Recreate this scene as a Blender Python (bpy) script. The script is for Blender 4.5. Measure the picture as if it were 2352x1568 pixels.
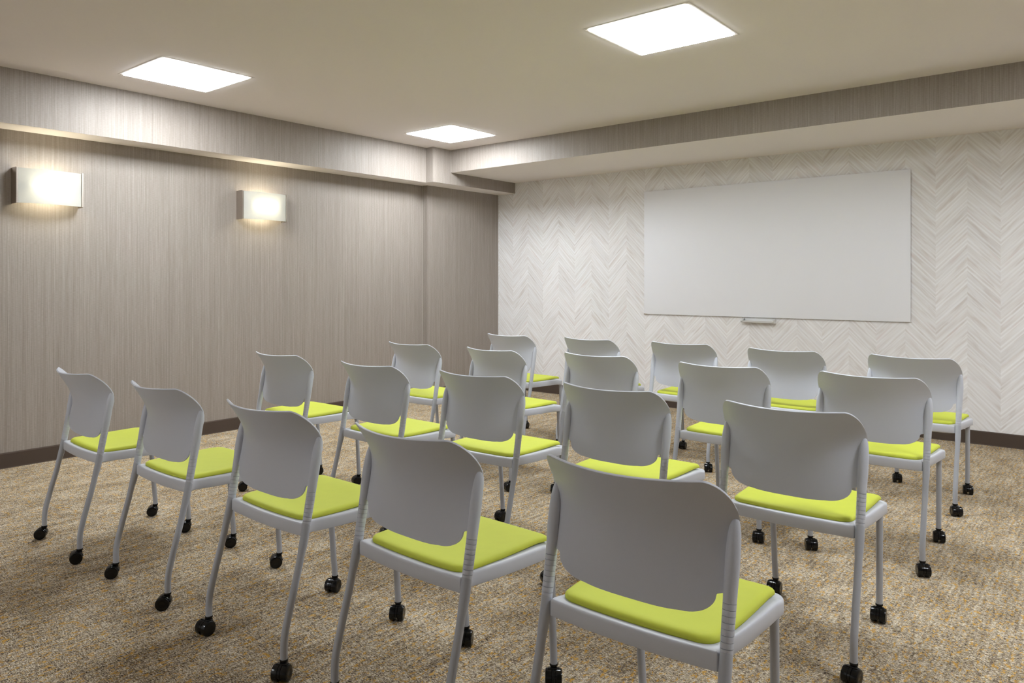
import bpy, bmesh, math, random
from mathutils import Vector, Matrix

for o in list(bpy.data.objects):
    bpy.data.objects.remove(o, do_unlink=True)
SC = bpy.context.scene
COL = SC.collection
PI = math.pi
R = math.radians

# ------------------------------------------------------------------ camera
cam_data = bpy.data.cameras.new('camera')
cam_data.sensor_width = 36.0
cam_data.lens = 1700.7 / 2352 * 36.0
cam_data.shift_y = -(784 - 645.65) / 2352
cam_data.clip_start = 0.05
cam = bpy.data.objects.new('camera', cam_data)
cam.location = (0, 0, 1.24)
cam.rotation_euler = (PI / 2, 0, R(39.388))
COL.objects.link(cam)
SC.camera = cam

# ------------------------------------------------------------------ world + exposure
W = bpy.data.worlds.new('world')
SC.world = W
W.use_nodes = True
W.node_tree.nodes['Background'].inputs[0].default_value = (0.5, 0.48, 0.45, 1)
W.node_tree.nodes['Background'].inputs[1].default_value = 0.0
VS = SC.view_settings
VS.view_transform = 'Standard'
VS.look = 'None'
VS.exposure = 1.32
VS.gamma = 1.0
VS.use_curve_mapping = False
PANEL_W = 18.0          # emission strength of the ceiling diffusers
SCONCE_W = 27.0         # emission strength of the sconce lamps

# room numbers (metres)
CEIL = 2.604
WL, WLP = -5.72, -5.645        # left wall, and the pier at its far end
SL, SLP, SLZ = -5.49, -5.39, 2.25
YJ = 5.30                      # where the left soffit steps out
YB = 6.62                      # back wall
SBY, SBZ = 5.56, 2.371         # back soffit
XR = 2.1
YF = -2.6


# ------------------------------------------------------------------ node helpers
class NT:
    def __init__(s, name, rough=0.5, spec=0.5):
        s.m = bpy.data.materials.new(name)
        s.m.use_nodes = True
        s.t = s.m.node_tree
        s.b = s.t.nodes['Principled BSDF']
        s.b.inputs['Roughness'].default_value = rough
        s.b.inputs['Specular IOR Level'].default_value = spec

    def n(s, typ, **kw):
        nd = s.t.nodes.new(typ)
        for k, v in kw.items():
            setattr(nd, k, v)
        return nd

    def put(s, sock, v):
        if isinstance(v, bpy.types.NodeSocket):
            s.t.links.new(v, sock)
        else:
            sock.default_value = v

    def math(s, op, a, b=0.0, c=None, clamp=False):
        nd = s.n('ShaderNodeMath', operation=op, use_clamp=clamp)
        s.put(nd.inputs[0], a)
        s.put(nd.inputs[1], b)
        if c is not None:
            s.put(nd.inputs[2], c)
        return nd.outputs[0]

    def vec(s, x, y, z):
        nd = s.n('ShaderNodeCombineXYZ')
        s.put(nd.inputs[0], x)
        s.put(nd.inputs[1], y)
        s.put(nd.inputs[2], z)
        return nd.outputs[0]

    def pos(s):
        g = s.n('ShaderNodeNewGeometry')
        sp = s.n('ShaderNodeSeparateXYZ')
        s.t.links.new(g.outputs['Position'], sp.inputs[0])
        return sp.outputs[0], sp.outputs[1], sp.outputs[2]

    def obj(s):
        g = s.n('ShaderNodeTexCoord')
        return g.outputs['Object']

    def noise(s, v, scale, detail=2.0, rough=0.5, dist=0.0):
        nd = s.n('ShaderNodeTexNoise')
        s.put(nd.inputs['Vector'], v)
        nd.inputs['Scale'].default_value = scale
        nd.inputs['Detail'].default_value = detail
        nd.inputs['Roughness'].default_value = rough
        nd.inputs['Distortion'].default_value = dist
        return nd.outputs['Fac']

    def white(s, v):
        nd = s.n('ShaderNodeTexWhiteNoise', noise_dimensions='3D')
        s.put(nd.inputs['Vector'], v)
        return nd.outputs['Value']

    def ramp(s, f, stops, interp='LINEAR'):
        nd = s.n('ShaderNodeValToRGB')
        cr = nd.color_ramp
        cr.interpolation = interp
        while len(cr.elements) < len(stops):
            cr.elements.new(0.5)
        for e, (p, c) in zip(cr.elements, stops):
            e.position = p
            e.color = (*c, 1) if len(c) == 3 else c
        s.put(nd.inputs[0], f)
        return nd.outputs[0]

    def mix(s, f, a, b, blend='MIX'):
        nd = s.n('ShaderNodeMix', data_type='RGBA', blend_type=blend)
        s.put(nd.inputs[0], f)
        s.put(nd.inputs[6], a if isinstance(a, bpy.types.NodeSocket) else (*a, 1))
        s.put(nd.inputs[7], b if isinstance(b, bpy.types.NodeSocket) else (*b, 1))
        return nd.outputs[2]

    def bump(s, h, strength=0.3, dist=0.01):
        nd = s.n('ShaderNodeBump')
        nd.inputs['Strength'].default_value = strength
        nd.inputs['Distance'].default_value = dist
        s.put(nd.inputs['Height'], h)
        s.t.links.new(nd.outputs[0], s.b.inputs['Normal'])

    def col(s, v):
        s.put(s.b.inputs['Base Color'], v if isinstance(v, bpy.types.NodeSocket) else (*v, 1))
        return s.m


def sr(*c):
    """sRGB 0-255 to linear"""
    return tuple(((v / 255 + 0.055) / 1.055) ** 2.4 if v > 10 else v / 255 / 12.92 for v in c)


# ------------------------------------------------------------------ materials
def m_paint(name, c):
    t = NT(name, 0.75, 0.25)
    f = t.noise(t.obj(), 260, 3, 0.6)
    t.bump(f, 0.12, 0.002)
    k = t.noise(t.obj(), 90, 2)
    return t.col(t.mix(k, tuple(v * 0.985 for v in c), tuple(min(1, v * 1.015) for v in c)))


def m_wallpaper():
    """taupe grass-cloth weave: fine vertical threads of uneven tone crossed by faint horizontal ones"""
    t = NT('taupe_weave_wallpaper', 0.50, 0.30)
    x, y, z = t.pos()
    h = t.math('ADD', x, y)
    wob = t.math('MULTIPLY', t.noise(t.vec(h, 0.0, z), 3.0, 2), 0.004)
    hh = t.math('ADD', h, wob)
    a = t.noise(t.vec(t.math('MULTIPLY', hh, 190), 1.3, t.math('MULTIPLY', z, 0.9)), 1, 2, 0.7)
    b = t.noise(t.vec(t.math('MULTIPLY', hh, 380), 7.1, t.math('MULTIPLY', z, 6)), 1, 2)
    c = t.noise(t.vec(t.math('MULTIPLY', hh, 45), 3.0, t.math('MULTIPLY', z, 420)), 1, 2, 0.7)
    d = t.noise(t.vec(t.math('MULTIPLY', hh, 26), 5.0, t.math('MULTIPLY', z, 1.2)), 1, 2)
    f = t.math('ADD', t.math('MULTIPLY', a, 0.42), t.math('MULTIPLY', b, 0.32))
    f = t.math('ADD', f, t.math('MULTIPLY', c, 0.34))
    f = t.math('ADD', f, t.math('MULTIPLY', d, 0.09))
    f = t.math('SUBTRACT', f, 0.085)
    colr = t.ramp(f, [(0.25, WP[0]), (0.50, WP[1]), (0.78, WP[2])])
    t.bump(t.math('ADD', b, c), 0.25, 0.001)
    return t.col(colr)


WP = ((0.196, 0.164, 0.140), (0.305, 0.265, 0.234), (0.450, 0.408, 0.368))


def m_chevron():
    """pale whitewashed plank chevrons in 0.215 m columns"""
    t = NT('chevron_plank_wallpaper', 0.6, 0.3)
    x, y, z = t.pos()
    cw = 0.2148
    u = t.math('DIVIDE', t.math('SUBTRACT', x, -5.417), cw)
    ci = t.math('FLOOR', u)
    fu = t.math('SUBTRACT', u, ci)                            # 0..1 in the column
    par = t.math('PINGPONG', u, 1.0)                          # 0 valley, 1 peak
    s = t.math('SUBTRACT', z, t.math('MULTIPLY', par, cw * 1.03))
    off = t.math('MULTIPLY', t.white(t.vec(t.math('FLOOR', t.math('DIVIDE', ci, 2.0)), 3.3, 1.0)), 0.0)
    v = t.math('DIVIDE', t.math('ADD', s, off), 0.100)
    vi = t.math('FLOOR', v)
    fv = t.math('SUBTRACT', v, vi)
    rnd = t.white(t.vec(ci, vi, 1.7))
    rn2 = t.white(t.vec(ci, vi, 9.2))
    # grain runs along the plank: s across, fu along
    gx = t.math('ADD', t.math('MULTIPLY', fu, 1.2), t.math('MULTIPLY', rnd, 57))
    g1 = t.noise(t.vec(gx, t.math('MULTIPLY', s, 30), ci), 1, 2, 0.45)
    g2 = t.noise(t.vec(t.math('MULTIPLY', gx, 1.2), t.math('MULTIPLY', s, 20), t.math('ADD', ci, 7.7)), 1, 2, 0.55, 0.3)
    g3 = t.noise(t.vec(t.math('MULTIPLY', gx, 1.1), t.math('MULTIPLY', s, 15), t.math('ADD', ci, 31.0)), 1, 2)
    base = t.ramp(g1, [(0.30, sr(226, 222, 220)), (0.5, sr(234, 232, 231)), (0.7, sr(239, 238, 239))])
    dark = t.ramp(g2, [(0.55, (0, 0, 0)), (0.70, (1, 1, 1))])
    base = t.mix(t.math('MULTIPLY', dark, 0.42), base, sr(200, 189, 181))
    pink = t.ramp(g3, [(0.60, (0, 0, 0)), (0.78, (1, 1, 1))])
    base = t.mix(t.math('MULTIPLY', pink, 0.28), base, sr(222, 194, 191))
    # two soft pale bands beside each plank joint
    def band(c0, w):
        q = t.math('ABSOLUTE', t.math('SUBTRACT', fv, c0))
        return t.math('SUBTRACT', 1.0, t.math('DIVIDE', q, w), clamp=True)
    l1 = band(0.12, 0.10)
    l2 = band(0.44, 0.11)
    ln = t.math('MAXIMUM', l1, l2)
    fade = t.math('ADD', 0.45, t.math('MULTIPLY', rn2, 0.45))
    base = t.mix(t.math('MULTIPLY', ln, fade), base, sr(246, 246, 247))
    tone = t.math('ADD', 0.95, t.math('MULTIPLY', rnd, 0.06))
    jn = band(0.28, 0.07)
    tone = t.math('SUBTRACT', tone, t.math('MULTIPLY', jn, 0.04))
    side = t.math('MULTIPLY', t.math('MODULO', t.math('ABSOLUTE', ci), 2.0), 0.02)
    tone = t.math('SUBTRACT', tone, side)
    tv = t.n('ShaderNodeVectorMath', operation='SCALE')
    t.put(tv.inputs[0], base)
    t.put(tv.inputs['Scale'], tone)
    return t.col(tv.outputs[0])


def m_carpet():
    """loop-pile tweed: cream, beige, grey-brown yarns with ochre flecks running with the rows"""
    t = NT('tweed_carpet', 0.95, 0.1)
    x, y, z = t.pos()
    warp = t.math('MULTIPLY', t.noise(t.vec(x, y, 0.0), 25, 2), 0.02)
    xx = t.math('ADD', x, warp)
    # yarn ends: short across (x), rows along y
    f1 = t.noise(t.vec(t.math('MULTIPLY', xx, 95), t.math('MULTIPLY', y, 210), 0.0), 1, 3, 0.8)
    f2 = t.noise(t.vec(t.math('MULTIPLY', xx, 300), t.math('MULTIPLY', y, 420), 4.0), 1, 2, 0.7)
    f3 = t.noise(t.vec(t.math('MULTIPLY', x, 9), t.math('MULTIPLY', y, 5), 8.0), 1, 3, 0.6)
    f = t.math('ADD', t.math('MULTIPLY', f1, 0.62), t.math('MULTIPLY', f2, 0.38))
    f4 = t.noise(t.vec(t.math('MULTIPLY', xx, 34), t.math('MULTIPLY', y, 60), 2.0), 1, 2, 0.6)
    f = t.math('ADD', f, t.math('MULTIPLY', t.math('SUBTRACT', f3, 0.5), 0.12))
    f = t.math('ADD', f, t.math('MULTIPLY', t.math('SUBTRACT', f4, 0.5), 0.16))
    f5 = t.noise(t.vec(t.math('MULTIPLY', x, 75), t.math('MULTIPLY', y, 5), 17.0), 1, 2, 0.6)
    f = t.math('ADD', f, t.math('MULTIPLY', t.math('SUBTRACT', f5, 0.5), 0.13))
    c = t.ramp(f, [(0.39, CP[0]), (0.44, CP[1]), (0.49, CP[2]), (0.535, CP[3]), (0.59, CP[4])])
    # ochre flecks
    o1 = t.noise(t.vec(t.math('MULTIPLY', xx, 74), t.math('MULTIPLY', y, 33), 12.0), 1, 2, 0.6)
    o2 = t.noise(t.vec(t.math('MULTIPLY', x, 190), t.math('MULTIPLY', y, 260), 15.0), 1, 1)
    oo = t.math('ADD', t.math('MULTIPLY', o1, 0.75), t.math('MULTIPLY', o2, 0.25))
    om = t.ramp(oo, [(0.545, (0, 0, 0)), (0.615, (1, 1, 1))])
    c = t.mix(t.math('MULTIPLY', om, 0.72), c, CP[5])
    y1 = t.noise(t.vec(t.math('MULTIPLY', x, 150), t.math('MULTIPLY', y, 120), 22.0), 1, 2)
    ym = t.ramp(y1, [(0.55, (0, 0, 0)), (0.66, (1, 1, 1))])
    c = t.mix(t.math('MULTIPLY', ym, 0.30), c, CP[6])
    t.bump(t.math('ADD', f1, f2), 0.55, 0.004)
    return t.col(c)


CP = (sr(46, 37, 31), sr(100, 86, 74), sr(146, 130, 112), sr(186, 172, 150), sr(230, 221, 203),
      sr(204, 150, 30), sr(204, 182, 100))


def m_plastic(name, c, rough=0.42, grain=0.25, spec=0.4):
    t = NT(name, rough, spec)
    f = t.noise(t.obj(), 900, 2, 0.5)
    t.bump(f, grain, 0.0006)
    k = t.noise(t.obj(), 1400, 1)
    return t.col(t.mix(k, tuple(v * 0.95 for v in c), tuple(min(1, v * 1.05) for v in c)))


def m_fabric(name, c):
    t = NT(name, 0.62, 0.25)
    f = t.noise(t.obj(), 1300, 3, 0.6)
    t.bump(f, 0.25, 0.0006)
    k = t.noise(t.obj(), 25, 2)
    return t.col(t.mix(k, tuple(v * 0.97 for v in c), tuple(min(1, v * 1.03) for v in c)))


def m_metal(name, c, rough=0.3):
    t = NT(name, rough)
    t.b.inputs['Metallic'].default_value = 1.0
    o = t.n('ShaderNodeSeparateXYZ')
    t.t.links.new(t.obj(), o.inputs[0])
    f = t.noise(t.vec(t.math('MULTIPLY', o.outputs[0], 40), t.math('MULTIPLY', o.outputs[1], 40), t.math('MULTIPLY', o.outputs[2], 600)), 1, 2)
    return t.col(t.mix(f, tuple(v * 0.8 for v in c), c))


def m_emit(name, c, k):
    t = NT(name)
    t.b.inputs['Base Color'].default_value = (0.9, 0.9, 0.9, 1)
    t.b.inputs['Emission Color'].default_value = (*c, 1)
    f = t.noise(t.obj(), 3, 1)
    s = t.math('MULTIPLY', t.math('ADD', 0.97, t.math('MULTIPLY', f, 0.06)), k)
    t.put(t.b.inputs['Emission Strength'], s)
    return t.m


def m_shade():
    """opal glass: lets the lamp behind it glow through"""
    m = bpy.data.materials.new('opal_glass')
    m.use_nodes = True
    t = m.node_tree
    t.nodes.clear()
    out = t.nodes.new('ShaderNodeOutputMaterial')
    tr = t.nodes.new('ShaderNodeBsdfTranslucent')
    tr.inputs[0].default_value = (0.56, 0.57, 0.55, 1)
    df = t.nodes.new('ShaderNodeBsdfDiffuse')
    df.inputs[0].default_value = (0.9, 0.9, 0.87, 1)
    gl = t.nodes.new('ShaderNodeBsdfGlossy')
    gl.inputs['Roughness'].default_value = 0.25
    nz = t.nodes.new('ShaderNodeTexNoise')
    nz.inputs['Scale'].default_value = 8
    mr = t.nodes.new('ShaderNodeMapRange')
    mr.inputs[3].default_value = 0.40
    mr.inputs[4].default_value = 0.50
    t.links.new(nz.outputs[0], mr.inputs[0])
    m1 = t.nodes.new('ShaderNodeMixShader')
    t.links.new(mr.outputs[0], m1.inputs[0])
    t.links.new(tr.outputs[0], m1.inputs[1])
    t.links.new(df.outputs[0], m1.inputs[2])
    m2 = t.nodes.new('ShaderNodeMixShader')
    m2.inputs[0].default_value = 0.04
    t.links.new(m1.outputs[0], m2.inputs[1])
    t.links.new(gl.outputs[0], m2.inputs[2])
    t.links.new(m2.outputs[0], out.inputs[0])
    return m


M = dict(
    ceiling=m_paint('ceiling_paint', (0.87, 0.82, 0.82)),
    soffit=m_paint('soffit_paint', (0.88, 0.83, 0.80)),
    plainwall=m_paint('light_wall_paint', (0.78, 0.76, 0.74)),
    trimwhite=m_paint('highlight_and_holder_paint', (0.50, 0.47, 0.42)),  # pale tone of the drawn-in corner highlights, also used for the lamp holders
    wallpaper=m_wallpaper(),
    chevron=m_chevron(),
    carpet=m_carpet(),
    base=m_plastic('brown_carpet_base', (0.078, 0.056, 0.043), 0.8, 0.6, 0.2),
    grey=m_plastic('light_grey_plastic', (0.55, 0.57, 0.635), 0.42),
    frame=m_plastic('pale_grey_plastic', (0.575, 0.59, 0.645), 0.42),
    tube=m_plastic('silver_grey_tube', (0.42, 0.435, 0.48), 0.38, 0.1, 0.5),
    lime=m_fabric('lime_upholstery', (0.55, 0.60, 0.065)),
    black=m_plastic('black_gloss_plastic', (0.004, 0.004, 0.004), 0.16, 0.0, 0.35),
    board=m_plastic('whiteboard_surface', (0.86, 0.865, 0.90), 0.55, 0.0, 0.25),
    tray=m_plastic('tray_aluminium', (0.70, 0.70, 0.69), 0.35, 0.0),
    nickel=m_metal('brushed_nickel', (0.62, 0.56, 0.50), 0.28),
    diffuser=m_emit('panel_diffuser', (0.90, 0.955, 1.0), PANEL_W),
    lamp=m_emit('sconce_lamp', (1.0, 0.91, 0.68), SCONCE_W),
    shade=m_shade(),
)


# ------------------------------------------------------------------ mesh helpers
def mesh_obj(name, bm, mat, parent=None, smooth=True, angle=40):
    me = bpy.data.meshes.new(name)
    bmesh.ops.recalc_face_normals(bm, faces=bm.faces)
    if smooth:
        ca = math.cos(R(angle))
        for f in bm.faces:
            f.smooth = True
        for e in bm.edges:
            if len(e.link_faces) == 2 and e.link_faces[0].normal.dot(e.link_faces[1].normal) < ca:
                e.smooth = False
    bm.to_mesh(me)
    bm.free()
    me.materials.append(mat)
    o = bpy.data.objects.new(name, me)
    COL.objects.link(o)
    if parent:
        o.parent = parent
    return o


def add_box(bm, x0, x1, y0, y1, z0, z1, bevel=0.0, seg=2):
    v = [bm.verts.new((x, y, z)) for x in (x0, x1) for y in (y0, y1) for z in (z0, z1)]
    fs = [bm.faces.new([v[i] for i in q]) for q in ((0, 1, 3, 2), (4, 6, 7, 5), (0, 4, 5, 1), (2, 3, 7, 6), (0, 2, 6, 4), (1, 5, 7, 3))]
    if bevel:
        es = list({e for f in fs for e in f.edges})
        bmesh.ops.bevel(bm, geom=es, offset=bevel, segments=seg, affect='EDGES', profile=0.5)


def add_prism(bm, pts, z0, z1):
    a = [bm.verts.new((p[0], p[1], z0)) for p in pts]
    b = [bm.verts.new((p[0], p[1], z1)) for p in pts]
    n = len(pts)
    for i in range(n):
        bm.faces.new((a[i], a[(i + 1) % n], b[(i + 1) % n], b[i]))
    bm.faces.new(a[::-1])
    bm.faces.new(b)


def add_tube(bm, path, seg=20, cap=True, squash=None):
    """path: list of (point, radius)"""
    pts = [Vector(p) for p, r in path]
    rings = []
    ref = Vector((1, 0, 0))
    for i, (p, r) in enumerate(path):
        d = (pts[min(i + 1, len(pts) - 1)] - pts[max(i - 1, 0)]).normalized()
        u = (ref - d * ref.dot(d)).normalized()
        w = d.cross(u)
        k = squash if squash else 1.0
        rings.append([bm.verts.new(pts[i] + u * (r * math.cos(2 * PI * j / seg)) + w * (r * k * math.sin(2 * PI * j / seg))) for j in range(seg)])
    for a, b in zip(rings, rings[1:]):
        for j in range(seg):
            bm.faces.new((a[j], a[(j + 1) % seg], b[(j + 1) % seg], b[j]))
    if cap:
        bm.faces.new(rings[0][::-1])
        bm.faces.new(rings[-1])


def add_rings(bm, rings):
    """closed stack of equal-length point loops, first and last are filled"""
    vs = [[bm.verts.new(p) for p in r] for r in rings]
    n = len(vs[0])
    for a, b in zip(vs, vs[1:]):
        for j in range(n):
            bm.faces.new((a[j], a[(j + 1) % n], b[(j + 1) % n], b[j]))
    for r, rev in ((vs[0], True), (vs[-1], False)):
        c = bm.verts.new(sum((v.co for v in r), Vector()) / n)
        for j in range(n):
            q = (r[(j + 1) % n], r[j], c) if rev else (r[j], r[(j + 1) % n], c)
            bm.faces.new(q)


def lathe_axis(bm, prof, centre, axis, seg=28):
    """prof: (distance along axis, radius)"""
    axis = Vector(axis).normalized()
    u = axis.orthogonal().normalized()
    w = axis.cross(u)
    c = Vector(centre)
    rings = [[c + axis * h + u * (r * math.cos(2 * PI * j / seg)) + w * (r * math.sin(2 * PI * j / seg)) for j in range(seg)] for h, r in prof]
    add_rings(bm, rings)


def interp(tab, x):
    if x <= tab[0][0]:
        return tab[0][1]
    for (a, b), (c, d) in zip(tab, tab[1:]):
        if x <= c:
            return b + (d - b) * (x - a) / (c - a)
    return tab[-1][1]


def smooth_tab(tab):
    """Catmull-Rom through a table"""
    xs = [t[0] for t in tab]

    def f(x):
        x = min(max(x, xs[0]), xs[-1])
        i = max(k for k in range(len(xs) - 1) if xs[k] <= x or k == 0)
        x0, x1 = xs[i], xs[i + 1]
        y0, y1 = tab[i][1], tab[i + 1][1]
        m0 = (y1 - tab[i - 1][1]) / (x1 - xs[i - 1]) if i > 0 else (y1 - y0) / (x1 - x0)
        m1 = (tab[i + 2][1] - y0) / (xs[i + 2] - x0) if i + 2 < len(xs) else (y1 - y0) / (x1 - x0)
        h = x1 - x0
        t = (x - x0) / h
        return ((2 * t ** 3 - 3 * t * t + 1) * y0 + (t ** 3 - 2 * t * t + t) * h * m0 + (-2 * t ** 3 + 3 * t * t) * y1 + (t ** 3 - t * t) * h * m1)
    return f


def tag(o, label=None, cat=None, group=None, kind=None):
    if label:
        o['label'] = label
    if cat:
        o['category'] = cat
    if group:
        o['group'] = group
    if kind:
        o['kind'] = kind
    return o


def empty(name, loc, rz=0.0):
    o = bpy.data.objects.new(name, None)
    o.empty_display_size = 0.1
    o.location = loc
    o.rotation_euler = (0, 0, rz)
    COL.objects.link(o)
    return o


def structure(name, bm, mat, label=None, smooth=False):
    o = mesh_obj(name, bm, mat, None, smooth)
    o['kind'] = 'structure'
    if label:
        o['label'] = label
    return o


# ------------------------------------------------------------------ room shell
T = 0.12
bm = bmesh.new()
add_box(bm, WL - T, XR + T, YF - T, YB + T, -0.1, 0.0)
structure('floor', bm, M['carpet'], 'beige tweed carpet with ochre flecks')
bm = bmesh.new()
add_box(bm, WL - T, XR + T, YF - T, YB + T, CEIL, CEIL + 0.1)
structure('ceiling', bm, M['ceiling'], 'plain beige painted ceiling')
bm = bmesh.new()
add_prism(bm, [(WL - T, YF - T), (WL, YF - T), (WL, YJ + 0.17), (WLP, YJ + 0.17), (WLP, YB), (WL - T, YB)], 0, CEIL)
structure('wall_left', bm, M['wallpaper'], 'taupe woven wallpaper wall with a shallow pier at its far end')
bm = bmesh.new()
add_box(bm, WL - T, XR + T, YB, YB + T, 0, CEIL)
structure('wall_back', bm, M['chevron'], 'pale chevron plank wallpaper wall behind the whiteboard')
bm = bmesh.new()
add_box(bm, XR, XR + T, YF - T, YB, 0, CEIL)
structure('wall_right', bm, M['wallpaper'])
bm = bmesh.new()
add_box(bm, WL, XR, YF - T, YF, 0, CEIL)
structure('wall_front', bm, M['plainwall'])


def soffit(name, pts, z0, label):
    """boxed soffit: papered sides, painted underside"""
    bm = bmesh.new()
    add_prism(bm, pts, z0, CEIL)
    o = structure(name, bm, M['wallpaper'], label)
    o.data.materials.append(M['soffit'])
    for p in o.data.polygons:
        if p.normal.z < -0.5:
            p.material_index = 1
    return o


soffit('trim_1', [(WL, YF), (SL, YF), (SL, YJ), (SLP, YJ), (SLP, YB), (WLP, YB), (WLP, YJ + 0.17), (WL, YJ + 0.17)], SLZ,
       'papered soffit running above the sconces along the left wall')
soffit('trim_2', [(SLP, SBY), (XR, SBY), (XR, YB), (SLP, YB)], SBZ, 'papered soffit above the whiteboard wall')


def corner_highlight(name, x, y, z0, z1):  # thin pale strip put in for the highlight along a corner
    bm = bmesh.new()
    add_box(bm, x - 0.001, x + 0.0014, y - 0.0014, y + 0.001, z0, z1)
    structure(name, bm, M['trimwhite'], 'thin pale strip drawn as the corner highlight')


corner_highlight('trim_3', WL + 0.001, YJ + 0.1695, 0.10, SLZ)
corner_highlight('trim_4', SLP + 0.001, SBY - 0.0005, SBZ, CEIL)


def baseboard(name, a, b, n):
    bm = bmesh.new()
    a = Vector((*a, 0))
    b = Vector((*b, 0))
    n = Vector((*n, 0))
    prof = [(0, 0), (0.016, 0), (0.013, 0.006), (0.011, 0.095), (0.007, 0.102), (0, 0.102)]
    r = [[e + n * p + Vector((0, 0, h)) for p, h in prof] for e in (a, b)]
    add_rings(bm, r)
    structure(name, bm, M['base'], 'dark brown baseboard')


baseboard('baseboard_left', (WL, YF), (WL, YJ + 0.17), (1, 0))
baseboard('baseboard_pier_side', (WL + 0.012, YJ + 0.17), (WLP + 0.011, YJ + 0.17), (0, -1))
baseboard('baseboard_pier', (WLP, YJ + 0.16), (WLP, YB), (1, 0))
baseboard('baseboard_back', (WLP, YB), (XR, YB), (0, -1))
baseboard('baseboard_right', (XR, YB), (XR, YF), (-1, 0))
baseboard('baseboard_front', (XR, YF), (WL, YF), (0, 1))

# ------------------------------------------------------------------ ceiling light panels
P2 = 0.305


def light_panel(x, y, label):
    t = tag(empty('ceiling_light', (x, y, CEIL)), label, 'ceiling light', 'square light panels in the ceiling')
    bm = bmesh.new()
    lens = 0.284
    # flat trim: outer flange, step down to the recessed lens
    sq = lambda r, z: [Vector((sx * r, sy * r, z)) for sx, sy in ((-1, -1), (1, -1), (1, 1), (-1, 1))]
    prof = [(P2 + 0.006, -0.0005), (P2 + 0.006, -0.0015), (P2, -0.002), (lens - 0.002, -0.002), (lens - 0.002, -0.0005)]
    vs = [[bm.verts.new(p) for p in sq(r, z)] for r, z in prof]
    for a, b in zip(vs, vs[1:] + vs[:1]):
        for j in range(4):
            bm.faces.new((a[j], a[(j + 1) % 4], b[(j + 1) % 4], b[j]))
    mesh_obj('light_frame', bm, M['ceiling'], t, False)
    for sx, sy in ((-1, -1), (1, -1), (1, 1), (-1, 1)):
        bm = bmesh.new()
        add_box(bm, sx * 0.296 - 0.006, sx * 0.296 + 0.006, sy * 0.296 - 0.0015, sy * 0.296 + 0.0015, -0.0032, -0.0018)
        mesh_obj('corner_clip', bm, M['nickel'], t, False)
    bm = bmesh.new()
    add_box(bm, -lens, lens, -lens, lens, -0.007, -0.002)
    mesh_obj('diffuser', bm, M['diffuser'], t, False)
    return t


for x, y, lab in [
    (-4.79, 2.43, 'square lit ceiling panel over the left side, nearest the two sconces'),
    (-4.80, 4.95, 'farthest square lit ceiling panel, tucked into the corner where the two soffits meet'),
    (-1.937, 3.65, 'largest square lit ceiling panel, above the middle of the chairs, nearest the camera'),
    (0.90, 4.95, 'added unseen square ceiling panel at the right side of the room near the whiteboard wall'),  # added out of view, the visible panels left the chairs too dark
    (0.90, 2.43, 'added unseen square ceiling panel at the right side, level with the second chair row'),  # extra panel outside the view, more fill for the chairs
    (-3.70, -1.75, 'added unseen square ceiling panel behind the chair rows and the camera'),  # added behind the camera to brighten the chair backs
]:
    light_panel(x, y, lab)


# ------------------------------------------------------------------ wall sconces
def sconce(y0, y1, label):
    L = y1 - y0
    H = 0.24
    zc = 1.877
    t = tag(empty('wall_sconce', (WL, (y0 + y1) / 2, zc)), label, 'wall lamp', 'sconces on the left wall')
    bm = bmesh.new()                                     # back plate against the wall
    add_box(bm, 0.0, 0.012, -L * 0.42, L * 0.42, -0.06, 0.06, 0.003)
    mesh_obj('back_plate', bm, M['nickel'], t)
    for s in (-1, 1):                                    # metal end plates with a folded lip
        bm = bmesh.new()
        add_box(bm, 0.0, 0.088, s * L / 2 - 0.0015, s * L / 2 + 0.0015, -H / 2, H / 2)
        add_box(bm, 0.078, 0.092, s * (L / 2 - 0.005) - 0.006, s * (L / 2 - 0.005) + 0.006, -H / 2 + 0.002, H / 2 - 0.002, 0.002)
        mesh_obj('end_plate', bm, M['nickel'], t, False)
    bm = bmesh.new()                                     # bowed opal glass
    n = 16
    ro, ri = [], []
    for i in range(n + 1):
        a = i / n * 2 - 1
        yy = a * (L / 2 - 0.010)
        xx = 0.084 + 0.034 * (1 - a * a)
        ro.append((xx, yy))
        ri.append((xx - 0.004, yy))
    loop = ro + ri[::-1]
    add_prism(bm, loop, -H / 2 + 0.004, H / 2 - 0.004)
    mesh_obj('glass_shade', bm, M['shade'], t, True, 60)
    bm = bmesh.new()
    add_tube(bm, [((0.058, -L * 0.27, 0), 0.013), ((0.058, L * 0.27, 0), 0.013)], 14)
    mesh_obj('lamp_tube', bm, M['lamp'], t)
    for s in (-1, 1):
        bm = bmesh.new()
        add_box(bm, 0.008, 0.072, s * L * 0.27 - 0.008, s * L * 0.27 + 0.008, -0.015, 0.015, 0.003)
        mesh_obj('lamp_holder', bm, M['trimwhite'], t)
    return t


sconce(1.70, 2.11, 'lit opal glass wall sconce with metal ends, the nearer one at the left edge')
sconce(3.33, 3.76, 'lit opal glass wall sconce with metal ends, the farther one toward the corner')

# ------------------------------------------------------------------ whiteboard
t = tag(empty('whiteboard', (-2.50, YB - 0.0005, 1.524)), 'wide frameless white board mounted on the chevron wall', 'whiteboard')
bm = bmesh.new()
add_box(bm, -1.200, 1.205, -0.018, -0.006, -0.612, 0.613, 0.0015)
mesh_obj('board', bm, M['board'], t)
bm = bmesh.new()
add_box(bm, -1.17, 1.17, -0.0062, -0.0005, -0.58, 0.58)
mesh_obj('backing', bm, M['base'], t, False)
bm = bmesh.new()
add_box(bm, -1.203, -1.170, -0.020, -0.004, -0.616, -0.606, 0.001)
mesh_obj('corner_clip', bm, M['nickel'], t)

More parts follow.
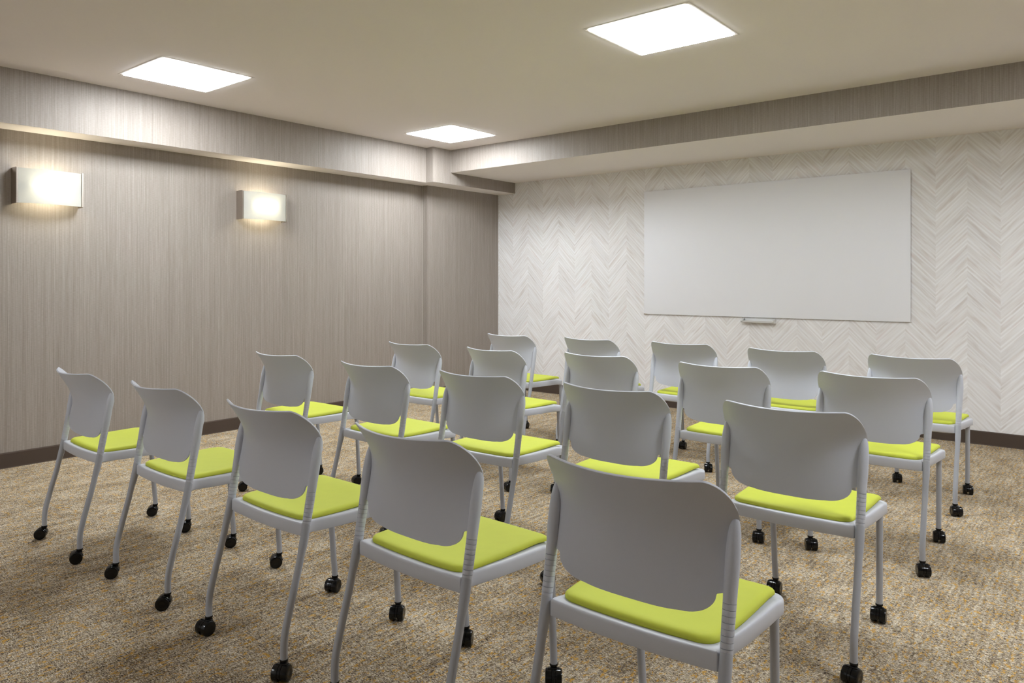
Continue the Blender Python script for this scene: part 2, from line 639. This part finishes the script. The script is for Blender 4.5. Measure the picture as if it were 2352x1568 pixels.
t = tag(empty('pen_tray', (-2.53, YB, 0.885)), 'small white marker tray fixed under the middle of the whiteboard', 'tray')
bm = bmesh.new()
tp = [(0, 0.016), (-0.004, 0.016), (-0.006, -0.012), (-0.050, -0.014), (-0.058, -0.002), (-0.061, -0.002), (-0.056, -0.018), (-0.048, -0.020), (0, -0.018)]
add_rings(bm, [[Vector((x, a, b)) for a, b in tp] for x in (-0.135, 0.135)])
mesh_obj('tray', bm, M['tray'], t, False)
for s in (-1, 1):
    bm = bmesh.new()
    ep = [(0, 0.018), (-0.010, 0.016), (-0.060, 0.004), (-0.063, -0.004), (-0.052, -0.022), (0, -0.022)]
    add_rings(bm, [[Vector((x, a, b)) for a, b in ep] for x in (s * 0.135, s * 0.152)])
    mesh_obj('end_cap', bm, M['tray'], t, False)


# ------------------------------------------------------------------ chairs
YC = smooth_tab([(.527, -.168), (.574, -.170), (.62, -.172), (.66, -.177), (.70, -.187), (.74, -.204), (.78, -.226), (.821, -.250)])
Y22 = smooth_tab([(.527, -.158), (.574, -.149), (.62, -.138), (.66, -.129), (.70, -.123), (.74, -.130), (.78, -.156), (.821, -.192)])
WT = [(.5775, .198), (.580, .1985), (.5825, .2005), (.585, .208), (.5875, .219), (.592, .223), (.62, .225), (.66, .230), (.70, .235), (.745, .236)]


def back_width(z):
    if z <= .5775:
        q = (.5775 - z) / .0455
        return .12 + .078 * math.sqrt(max(0.0, 1 - q * q))
    if z <= .745:
        return interp(WT, z)
    q = min(1.0, (z - .745) / .077)
    return .236 - .050 * (1 - math.sqrt(max(0.0, 1 - q * q)))


def back_y(x, z):
    yc = YC(z)
    return yc + (Y22(z) - yc) * (x * x) / .0484


def make_backrest(parent):
    bm = bmesh.new()
    zs = [.532, .5322, .5328, .534, .536, .539, .543, .548, .554, .561, .569, .5775, .580, .5825, .585, .5875, .592, .606, .62, .64, .66, .68, .70, .72, .74, .757, .772, .785, .796, .805, .812, .817, .820, .8215, .822]
    nx = 30
    th = 0.0055
    front, rear = [], []
    for z in zs:
        w = back_width(z)
        fr, rr = [], []
        for i in range(nx + 1):
            x = w * math.sin((i / nx * 2 - 1) * PI / 2 * 0.92) / math.sin(PI / 2 * 0.92)
            bend = -max(0.0, .0052 - 25 * x ** 4) * max(0.0, 1 - (z - .532) / .03)
            top = .185 * x * x * min(1, max(0, (z - .75) / .07))
            zz = z + bend + top
            y = back_y(x, max(z + bend, .527))
            e = 0.004
            dx = (back_y(x + e, z) - back_y(x - e, z)) / (2 * e)
            dz = (back_y(x, min(z + e, .821)) - back_y(x, max(z - e, .527))) / (min(z + e, .821) - max(z - e, .527))
            nrm = Vector((dx, -1, dz)).normalized()
            p = Vector((x, y, zz))
            rr.append(bm.verts.new(p + nrm * th * 0.5))
            fr.append(bm.verts.new(p - nrm * th * 0.5))
        front.append(fr)
        rear.append(rr)
    nz = len(zs)
    for k in range(nz - 1):
        for i in range(nx):
            bm.faces.new((rear[k][i], rear[k][i + 1], rear[k + 1][i + 1], rear[k + 1][i]))
            bm.faces.new((front[k][i], front[k + 1][i], front[k + 1][i + 1], front[k][i + 1]))
    rim = []
    loop = [(0, i) for i in range(nx)] + [(k, nx) for k in range(nz - 1)] + [(nz - 1, i) for i in range(nx, 0, -1)] + [(k, 0) for k in range(nz - 1, 0, -1)]
    for (a, b), (c, d) in zip(loop, loop[1:] + loop[:1]):
        rim.append(bm.faces.new((rear[a][b], front[a][b], front[c][d], rear[c][d])))
    bmesh.ops.recalc_face_normals(bm, faces=bm.faces)
    rf = set(rim)
    es = [e for e in bm.edges if len(e.link_faces) == 2 and (e.link_faces[0] in rf) != (e.link_faces[1] in rf)]
    bmesh.ops.bevel(bm, geom=es, offset=0.0018, segments=2, affect='EDGES', profile=0.5, clamp_overlap=True)
    return mesh_obj('backrest', bm, M['grey'], parent, True, 60)


def make_upright(parent, s):
    bm = bmesh.new()
    f = smooth_tab([(.470, -.1685), (.50, -.1635), (.55, -.154), (.60, -.145), (.65, -.137), (.69, -.1295), (.72, -.1235), (.745, -.1200)])
    path = []

    def P(z, r, dy=0.0):
        path.append((Vector((s * (.2268 + (.0010 if z > .6 else 0)), f(z) + dy, z)), r))
    P(.4655, .0130)
    z = .478
    # flexible ribbed sleeve: eight shallow grooves
    for k in range(8):
        zz = .482 + k * .0125
        rr = .0138 + k * .00008
        P(zz - .00055, rr)
        P(zz - .00035, rr - .0024)
        P(zz + .00035, rr - .0024)
        P(zz + .00055, rr)
    for z, r in [(.60, .0150), (.63, .0155), (.66, .0157), (.685, .0152), (.705, .0140), (.722, .0118), (.735, .0085), (.743, .0045), (.745, .001)]:
        P(z, r)
    add_tube(bm, path, 24)
    return mesh_obj('back_upright', bm, M['grey'], parent, True, 35)


def outline(fn_half):
    """mirror a right-hand half outline (rear centre -> front centre) into a closed loop"""
    half = fn_half
    return half + [(-x, y) for x, y in half[::-1] if x > 1e-6]


def arc(cx, cy, rx, ry, a0, a1, n):
    return [(cx + rx * math.cos(R(a0 + (a1 - a0) * i / n)), cy + ry * math.sin(R(a0 + (a1 - a0) * i / n))) for i in range(n + 1)]


def inset_loop(pts, d):
    n = len(pts)
    out = []
    for i in range(n):
        a, b, c = Vector(pts[i - 1]), Vector(pts[i]), Vector(pts[(i + 1) % n])
        t = (c - a).normalized()
        out.append((b.x - t.y * d, b.y + t.x * d))
    return out


def make_seat_frame(parent):
    half = [(0.0, -.1900), (.05, -.1893), (.10, -.1870), (.15, -.1835), (.19, -.1795), (.207, -.1775)]
    half += arc(.2085, -.1735, .0040, .0040, -80, 0, 3)
    half += [(.2125, -.160), (.2095, -.150), (.2055, -.142), (.2030, -.132), (.2030, -.118), (.2060, -.10), (.2110, -.07), (.2150, -.04), (.2190, 0.0), (.2225, .05), (.2255, .10), (.2270, .15)]
    half += arc(.1870, .182, .0395, .058, 0, 90, 10)
    half += [(.16, .2410), (.12, .2420), (.06, .2425), (0.0, .2430)]
    loop = outline(half)

    def zdrop(x, y):
        # the seat falls away a little along its sides and towards the front edge
        t = max(0.0, (y - .14) / .095)
        s = max(0.0, (abs(x) - .16) / .06) ** 2 * .004 if -.12 < y < .2 else 0.0
        return -.0165 * t * t * (3 - 2 * min(t, 1)) - s
    prof = [(.110, .4140), (.060, .4165), (.030, .4230), (.0035, .4300), (.0010, .4308), (.0, .4325), (.0, .4630), (.0008, .4672), (.0028, .4700), (.0060, .4712), (.012, .4710), (.030, .4700), (.055, .4690)]
    rings = []
    for d, z in prof:
        lp = inset_loop(loop, d) if d <= .006 else [(x * (1 - d / .21), (y - .02) * (1 - d / .21) + .02) for x, y in loop]
        rings.append([Vector((x, y, z + zdrop(x, y) * (1.0 if z > .44 else 0.55))) for x, y in lp])
    bm = bmesh.new()
    add_rings(bm, rings)
    return mesh_obj('seat_frame', bm, M['frame'], parent, True, 50)


def make_cushion(parent):
    half = [(0.0, -.1690), (.05, -.1685), (.10, -.1668), (.135, -.1635)]
    half += arc(.148, -.1230, .0500, .0400, -75, -5, 7)
    half += [(.2010, -.09), (.2035, -.04), (.2055, 0.0), (.2070, .05), (.2080, .10), (.2080, .15)]
    half += arc(.1780, .181, .0300, .0300, 0, 90, 6)
    half += [(.14, .2125), (.08, .2135), (0.0, .2140)]
    loop = outline(half)
    prof = [(.010, .4690), (.0040, .4690), (.0008, .4710), (.0, .4745), (.0010, .4790), (.0045, .4830), (.010, .4855), (.018, .4865), (.030, .4862), (.055, .4850), (.10, .4835), (.15, .4825)]

    def dz(x, y):
        t = max(0.0, (y - .13) / .085)
        return -.012 * t * t + .004 * max(0, y) / .2
    rings = []
    for d, z in prof:
        lp = inset_loop(loop, d) if d <= .02 else [(x * (1 - d / .2), (y - .02) * (1 - d / .2) + .02) for x, y in loop]
        rings.append([Vector((x, y, z + dz(x, y))) for x, y in lp])
    bm = bmesh.new()
    add_rings(bm, rings)
    return mesh_obj('seat_cushion', bm, M['lime'], parent, True, 60)


def make_leg(parent, s, rear):
    bm = bmesh.new()
    if rear:
        path = [((s * .2301, -.1705, .4655), .0128), ((s * .2301, -.1713, .4600), .0135), ((s * .2303, -.1759, .434), .0139), ((s * .2307, -.1825, .404), .0138),
                ((s * .2310, -.1880, .383), .0130), ((s * .2312, -.1926, .366), .0117), ((s * .2315, -.2028, .322), .0115),
                ((s * .2321, -.2280, .232), .0115), ((s * .2326, -.2430, .175), .0116), ((s * .2327, -.2488, .151), .0116),
                ((s * .2327, -.2524, .133), .0116), ((s * .2327, -.2545, .115), .0116), ((s * .2327, -.2553, .098), .0116), ((s * .2327, -.2554, .061), .0116)]
    else:
        path = [((s * .1965, .2260, .4250), .0118), ((s * .1960, .2280, .400), .0117), ((s * .1940, .2365, .280), .0115), ((s * .1915, .2460, .130), .0115), ((s * .1903, .2500, .085), .0115), ((s * .1900, .2510, .061), .0115)]
    add_tube(bm, [(Vector(p), r) for p, r in path], 22)
    return mesh_obj('leg', bm, M['tube'], parent, True, 40)


def make_caster(parent, x, y):
    """twin-wheel caster; local -y is the trailing side"""
    bm = bmesh.new()
    lathe_axis(bm, [(0.0, .0118), (.0015, .0130), (.0060, .0130), (.0075, .0122)], (0, 0, .0545), (0, 0, 1), 20)
    lathe_axis(bm, [(0.0, .0060), (.010, .0060)], (0, 0, .047), (0, 0, 1), 14)
    # web between the wheels
    prof = []
    for a in range(-20, 200, 14):
        prof.append((-.015 + .0262 * math.cos(R(a)), .0262 + .0262 * math.sin(R(a))))
    prof.append((-.036, .016))
    prof.append((.002, .012))
    add_rings(bm, [[Vector((xx, p[0], p[1])) for p in prof] for xx in (-.0040, .0040)])
    # hood over the front of the wheels, tied to the stem
    rings = []
    for xx, k in ((-.0180, .95), (-.0155, 1.0), (.0155, 1.0), (.0180, .95)):
        cap = []
        for a in range(8, 101, 8):
            cap.append(Vector((xx, -.015 + .0292 * k * math.cos(R(a)), .0262 + .0285 * k * math.sin(R(a)))))
        for a in range(100, 7, -8):
            cap.append(Vector((xx, -.015 + .0267 * math.cos(R(a)), .0262 + .0267 * math.sin(R(a)))))
        rings.append(cap)
    add_rings(bm, rings)
    add_box(bm, -.0100, .0100, -.010, .0095, .040, .0530, .003)
    c = mesh_obj('caster', bm, M['black'], parent, True, 35)
    c.location = (x, y, 0)
    for s in (-1, 1):
        bm = bmesh.new()
        lathe_axis(bm, [(.0045, .014), (.0045, .0245), (.0058, .0260), (.0215, .0260), (.0243, .0248), (.0256, .0225), (.0260, .0120), (.0254, .009)], (0, -.015, .0260), (s, 0, 0), 32)
        mesh_obj('wheel', bm, M['black'], c, True, 35)
    return c


def settle(o):
    for v in o.data.vertices:
        v.co = (v.co.x * 1.0138, v.co.y * 1.0138, v.co.z * 1.0138 - 0.0171)


def make_chair():
    t = empty('rolling_chair', (0, 0, 0))
    for o in (make_backrest(t), make_upright(t, -1), make_upright(t, 1), make_seat_frame(t), make_cushion(t)):
        settle(o)
    for s in (-1, 1):
        make_leg(t, s, True)
        make_leg(t, s, False)
    for x, y in ((-.2327, -.2554), (.2327, -.2554), (-.1900, .2510), (.1900, .2510)):
        make_caster(t, x, y)
    return t


def copy_tree(o, parent=None):
    c = o.copy()
    COL.objects.link(c)
    if parent:
        c.parent = parent
    for ch in o.children:
        copy_tree(ch, c)
    return c


POSES = [
    (1, 1, -3.772, 1.578, -1.9),
    (1, 2, -3.019, 1.599, -0.6),
    (1, 3, -2.248, 1.593, -0.6),
    (1, 4, -1.549, 1.604, -1.7),
    (1, 5, -0.871, 1.649, 1.3),
    (2, 1, -3.783, 2.651, 0.8),
    (2, 2, -2.963, 2.641, -0.6),
    (2, 3, -2.279, 2.689, 0.8),
    (2, 4, -1.572, 2.705, 0.0),
    (2, 5, -0.870, 2.696, 0.2),
    (3, 1, -3.710, 3.626, -2.1),
    (3, 2, -3.002, 3.656, -4.2),
    (3, 3, -2.328, 3.778, 0.2),
    (3, 4, -1.564, 3.729, 0.4),
    (3, 5, -0.868, 3.780, -2.1),
    (4, 1, -3.707, 4.660, -3.2),
    (4, 2, -3.003, 4.734, -3.6),
    (4, 3, -2.313, 4.803, 0.3),
    (4, 4, -1.597, 4.754, -1.9),
    (4, 5, -0.893, 4.794, -3.3),
]
# the way each caster trails, in degrees in plan (0 = room +x): rear left, rear right, front left, front right
CASTERS = {
    (1, 1): (238, 252, 240, 240), (1, 2): (240, 230, 244, 240), (1, 3): (280, 300, 292, 305), (1, 4): (290, 280, 300, 305),
    (1, 5): (285, 290, 300, 280), (2, 2): (250, 232, 260, 250), (2, 5): (270, 262, 275, 275), (3, 5): (300, 295, 290, 285),
    (2, 1): (240, 235, 262, 250), (4, 5): (280, 300, 290, 285),
}
ROWS = {1: 'nearest row', 2: 'second nearest row', 3: 'third row from the camera', 4: 'row closest to the whiteboard'}
SEAT = {1: 'left end, by the sconce wall', 2: 'second from the left', 3: 'in the middle', 4: 'second from the right', 5: 'right end'}
LAB = {
    (1, 5): 'grey rolling chair nearest the camera, largest of all, right end of the front row',
    (1, 1): 'grey rolling chair with lime seat, nearest row, leftmost of all beside the taupe wall',
}
rng = random.Random(4)
proto = make_chair()
for i, (row, colm, x, y, rz) in enumerate(POSES):
    c = proto if i == 0 else copy_tree(proto)
    c.location = (x, y, 0)
    c.rotation_euler = (0, 0, R(rz))
    lab = LAB.get((row, colm), 'grey rolling chair, %s, %s' % (ROWS[row], SEAT[colm]))
    tag(c, lab, 'chair', 'rows of grey and lime rolling chairs')
    casters = [k for k in c.children if k.name.split('.')[0] == 'caster']
    casters.sort(key=lambda k: (k.location.y > 0, k.location.x > 0))
    dirs = CASTERS.get((row, colm)) or [rng.uniform(235, 310) for _ in range(4)]
    for k, d in zip(casters, dirs):
        k.rotation_euler = (0, 0, R(d + 90 - rz))
